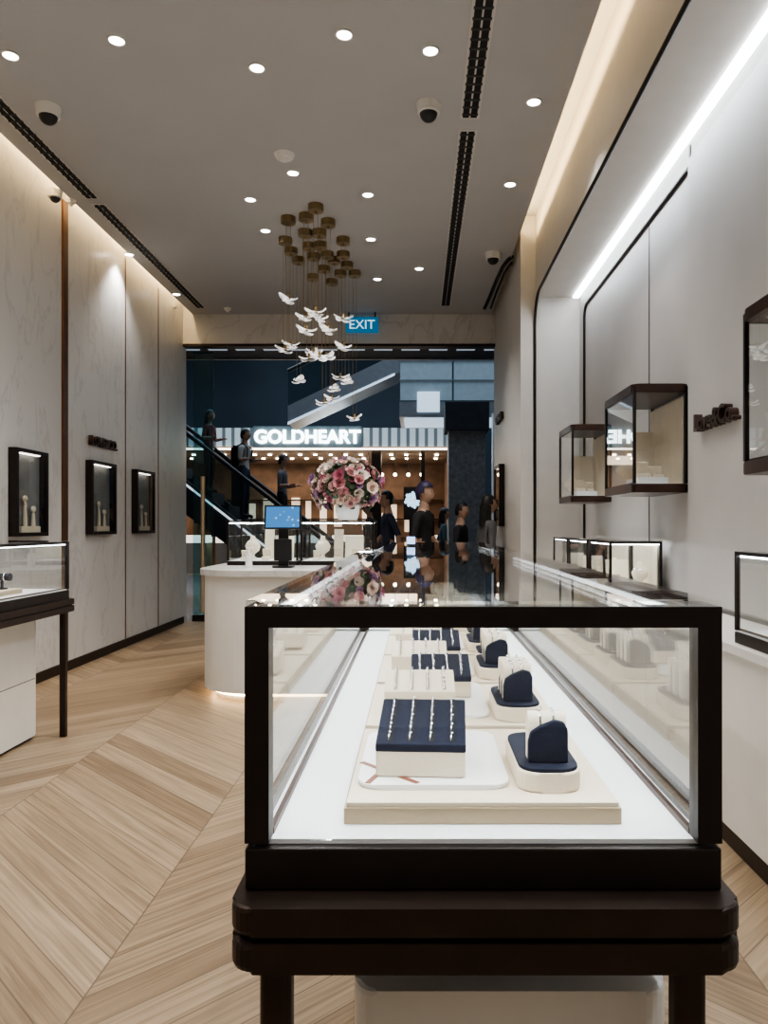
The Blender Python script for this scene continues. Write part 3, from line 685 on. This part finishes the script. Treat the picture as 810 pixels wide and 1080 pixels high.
def segd(p,a,b):
    ab=b-a; t=max(0,min(1,(p-a).dot(ab)/ab.length_squared)); return (p-a-ab*t).length
def person(name,loc,rz,h,top,bot,skin,hair,pose=None,long_hair=False,bag=False,big_hair=1.0,fem=False):
    pose=pose or {}; s=h/1.74; sw=.15 if fem else .172
    J={'pel':(0,0,.96),'sp':(0,.01,1.12),'ch':(0,0,1.30),'nb':(0,.005,1.43),'nk':(0,0,1.50),'hd':(0,-.01,1.57)}
    for sd,n in ((1,'L'),(-1,'R')):
        J['sh'+n]=(sd*sw,.0,1.385); J['el'+n]=(sd*(sw+.05),.03,1.12); J['wr'+n]=(sd*(sw+.05),-.07,.90)
        J['hp'+n]=(sd*.085,0,.91); J['kn'+n]=(sd*.095,-.01,.5); J['an'+n]=(sd*.1,.02,.085); J['to'+n]=(sd*.115,-.13,.035)
    for k,v in pose.items(): J[k]=v
    names=list(J); V=[Vector(J[k]) for k in names]; I={k:i for i,k in enumerate(names)}
    E=[('pel','sp'),('sp','ch'),('ch','nb'),('nb','nk'),('nk','hd')]
    lab={('pel','sp'):0,('sp','ch'):0,('ch','nb'):0,('nb','nk'):2,('nk','hd'):2}
    for n in 'LR':
        for a,b,c in (('ch','sh',0),('sh','el',0),('el','wr',2),('pel','hp',1),('hp','kn',1),('kn','an',1),('an','to',3)):
            a2=a if a in('ch','pel') else a+n; E.append((a2,b+n)); lab[(a2,b+n)]=c
    rad={'pel':(.135,.1),'sp':(.12,.09),'ch':(.145,.1),'nb':(.075,.065),'nk':.055,'hd':.052,'sh':.06,'el':.043,'wr':.028,'hp':.088,'kn':.06,'an':.04,'to':(.04,.028)}
    if fem: rad['sp']=(.1,.08); rad['ch']=(.13,.095)
    rr=[rad.get(k) or rad[k[:2]] for k in names]
    me=skinmesh(name,[tuple(v) for v in V],[(I[a],I[b]) for a,b in E],rr)
    me.materials.clear()
    for m in (top,bot,skin,SH): me.materials.append(m)
    for p in me.polygons:
        best=min(E,key=lambda e: segd(p.center,V[I[e[0]]],V[I[e[1]]])); p.material_index=lab[best]; p.use_smooth=True
    root=empty(name,(0,0,0)); b=bpy.data.objects.new('body',me); link(b,root)
    H=Vector(J['hd'])+Vector((0,-.01,.055)); bm=bmesh.new()
    bmesh.ops.create_uvsphere(bm,u_segments=20,v_segments=14,radius=1)
    for v in bm.verts:
        x,y,z=v.co; jaw=1-.28*max(0,-z); 
        nose=.022*math.exp(-((x/.18)**2)-((z+.12)/.22)**2) if y<0 else 0
        v.co=H+Vector((x*.076*jaw,y*.096*(1-.12*max(0,-z))-nose,z*.12))
    for f in bm.faces: f.smooth=True
    for sd in (-1,1):
        asph(bm,H+Vector((sd*.076,.005,-.005)),.022,(.4,.8,1.2),8,6,0); asph(bm,H+Vector((sd*.028,-.086,.005)),.012,(1,.6,.7),8,6,1); asph(bm,H+Vector((sd*.028,-.093,.005)),.006,(1,.6,1),6,4,2)
        asph(bm,H+Vector((sd*.028,-.09,.024)),.013,(1.2,.4,.25),6,4,2)
    asph(bm,H+Vector((0,-.087,-.055)),.02,(1.1,.5,.35),8,6,3)
    fin(bm,'head',[skin,EYW,EYB,LIP],root,rec=False)
    bm=bmesh.new(); bmesh.ops.create_uvsphere(bm,u_segments=24,v_segments=18,radius=1)
    dl=[v for v in bm.verts if (v.co.y<-.35 and v.co.z<.42) or (v.co.z<-.55) or (v.co.y<.05 and v.co.z<-.1)]
    bmesh.ops.delete(bm,geom=dl,context='VERTS')
    for v in bm.verts:
        k=big_hair*(1+random.uniform(-.015,.03)*big_hair); v.co=H+Vector((v.co.x*.085*k,v.co.y*.104*k+.004,v.co.z*.13*k+.006))
    for f in bm.faces: f.smooth=True
    if long_hair:
        for k in range(14):
            a=math.pi*(k/13); x0=.072*math.cos(a); y0=.02+.075*math.sin(a)
            arod(bm,H+Vector((x0,y0,.0)),H+Vector((x0*1.2,y0+.01,-.26)),.02,6)
    fin(bm,'hair',hair,root,rec=False)
    for n,sd in (('L',1),('R',-1)):
        w=Vector(J['wr'+n]); e=Vector(J['el'+n]); d=(w-e).normalized(); side=Vector((0,-1,0)); side=(side-d*side.dot(d))
        if side.length<.3: side=Vector((0,0,1))-d*d.z
        side.normalize(); nrm=d.cross(side)*(-sd)
        vs=[w+d*.045,w]; es=[(0,1)]; rr=[(.026,.014),(.02,.018)]
        for k,(off,L) in enumerate(((.025,.07),(.008,.08),(-.009,.075),(-.025,.058))):
            b0=w+d*.075+side*off; p1=b0+d*L*.45+nrm*.006; p2=b0+d*L*.85+nrm*.025
            i=len(vs); vs+=[b0,p1,p2]; es+=[(0,i),(i,i+1),(i+1,i+2)]; rr+=[.0095,.0085,.007]
        t0=w+d*.03+side*.03; t1=w+d*.06+side*.05+nrm*.01; i=len(vs); vs+=[t0,t1]; es+=[(0,i),(i,i+1)]; rr+=[.011,.009]
        m=skinmesh('hand_'+n,[tuple(v) for v in vs],es,rr,1); m.materials.clear(); m.materials.append(skin)
        link(bpy.data.objects.new('hand_'+n,m),root)
    if bag:
        bm=bmesh.new(); abox(bm,-.14,.14,.1,.24,1.02,1.42); bmesh.ops.bevel(bm,geom=bm.edges[:],offset=.04,segments=3,affect='EDGES')
        fin(bm,'backpack',CB,root); 
        for sd in (-1,1): tube('strap_%d'%(sd+1),[(sd*.1,.13,1.4),(sd*.1,0,1.46),(sd*.1,-.11,1.36),(sd*.11,-.09,1.15),(sd*.12,.1,1.08)],.014,CB,root)
    root.location=loc; root.rotation_euler=(0,0,math.radians(rz)); root.scale=(s,s,s)
    return root
stand={'elL':(.25,.02,1.13),'wrL':(.2,-.14,.98),'knR':(-.1,-.05,.5),'anR':(-.1,.03,.085)}
walk={'knL':(.09,-.16,.53),'anL':(.09,-.2,.1),'toL':(.1,-.35,.06),'knR':(-.09,.02,.5),'anR':(-.09,.22,.14),'toR':(-.1,.1,.035),'wrL':(.23,.1,.92),'elL':(.22,.1,1.13),'wrR':(-.22,-.2,.95),'elR':(-.22,-.02,1.12)}
hold={'elR':(-.24,0,1.13),'wrR':(-.26,-.2,1.14),'elL':(.24,0,1.13),'wrL':(.14,-.24,1.15)}
def px(p,d): return (p-440)*d/800
e1=px(220,13.7);e2=px(258,13.7);e3=px(298,13.7)
person('woman_on_escalator',(e1,13.75,stepz(e1)),75,1.5,CR,CB,SK2,HB,hold,True,fem=True)
person('man_on_escalator',(e2,13.7,stepz(e2)),80,1.62,CW,CN,SK1,HB,hold,bag=True)
person('man_on_escalator',(e3,13.7,stepz(e3)),85,1.62,CG,CB,SK1,HB,hold)
person('standing_man',(px(447,9.0),9.0,0),65,1.80,CB,CB,SK2,HP,stand,big_hair=1.12)
person('walking_man',(px(409,11.0),11.0,0),-75,1.80,CN,CB,SK1,HB,walk)
person('man_looking_at_phone',(px(486,9.8),9.8,0),70,1.60,CB,CN,SK2,HB,hold)
person('woman_shopper',(px(514,9.0),9.0,0),110,1.66,CG,CB,SK2,HB,None,True,fem=True)
person('walking_woman',(px(468,13.6),13.6,0),90,1.62,CT,CB,SK2,HB,walk,True,fem=True)
person('walking_man',(px(390,13.3),13.3,0),-90,1.72,CB,CN,SK1,HB,walk,bag=True)

w=bpy.data.worlds.new('world'); S.world=w; w.use_nodes=True; w.node_tree.nodes['Background'].inputs[0].default_value=(.3,.35,.42,1); w.node_tree.nodes['Background'].inputs[1].default_value=.1
S.view_settings.look='AgX - Medium High Contrast'
cd=bpy.data.cameras.new('camera'); cam=bpy.data.objects.new('camera',cd); COL.objects.link(cam); S.camera=cam
cam.location=(0,0,1.3); cam.rotation_euler=(math.radians(90),0,0); cd.sensor_width=36; cd.lens=800/1080*36; cd.shift_x=-35/1080; cd.shift_y=15/1080; cd.clip_start=.02
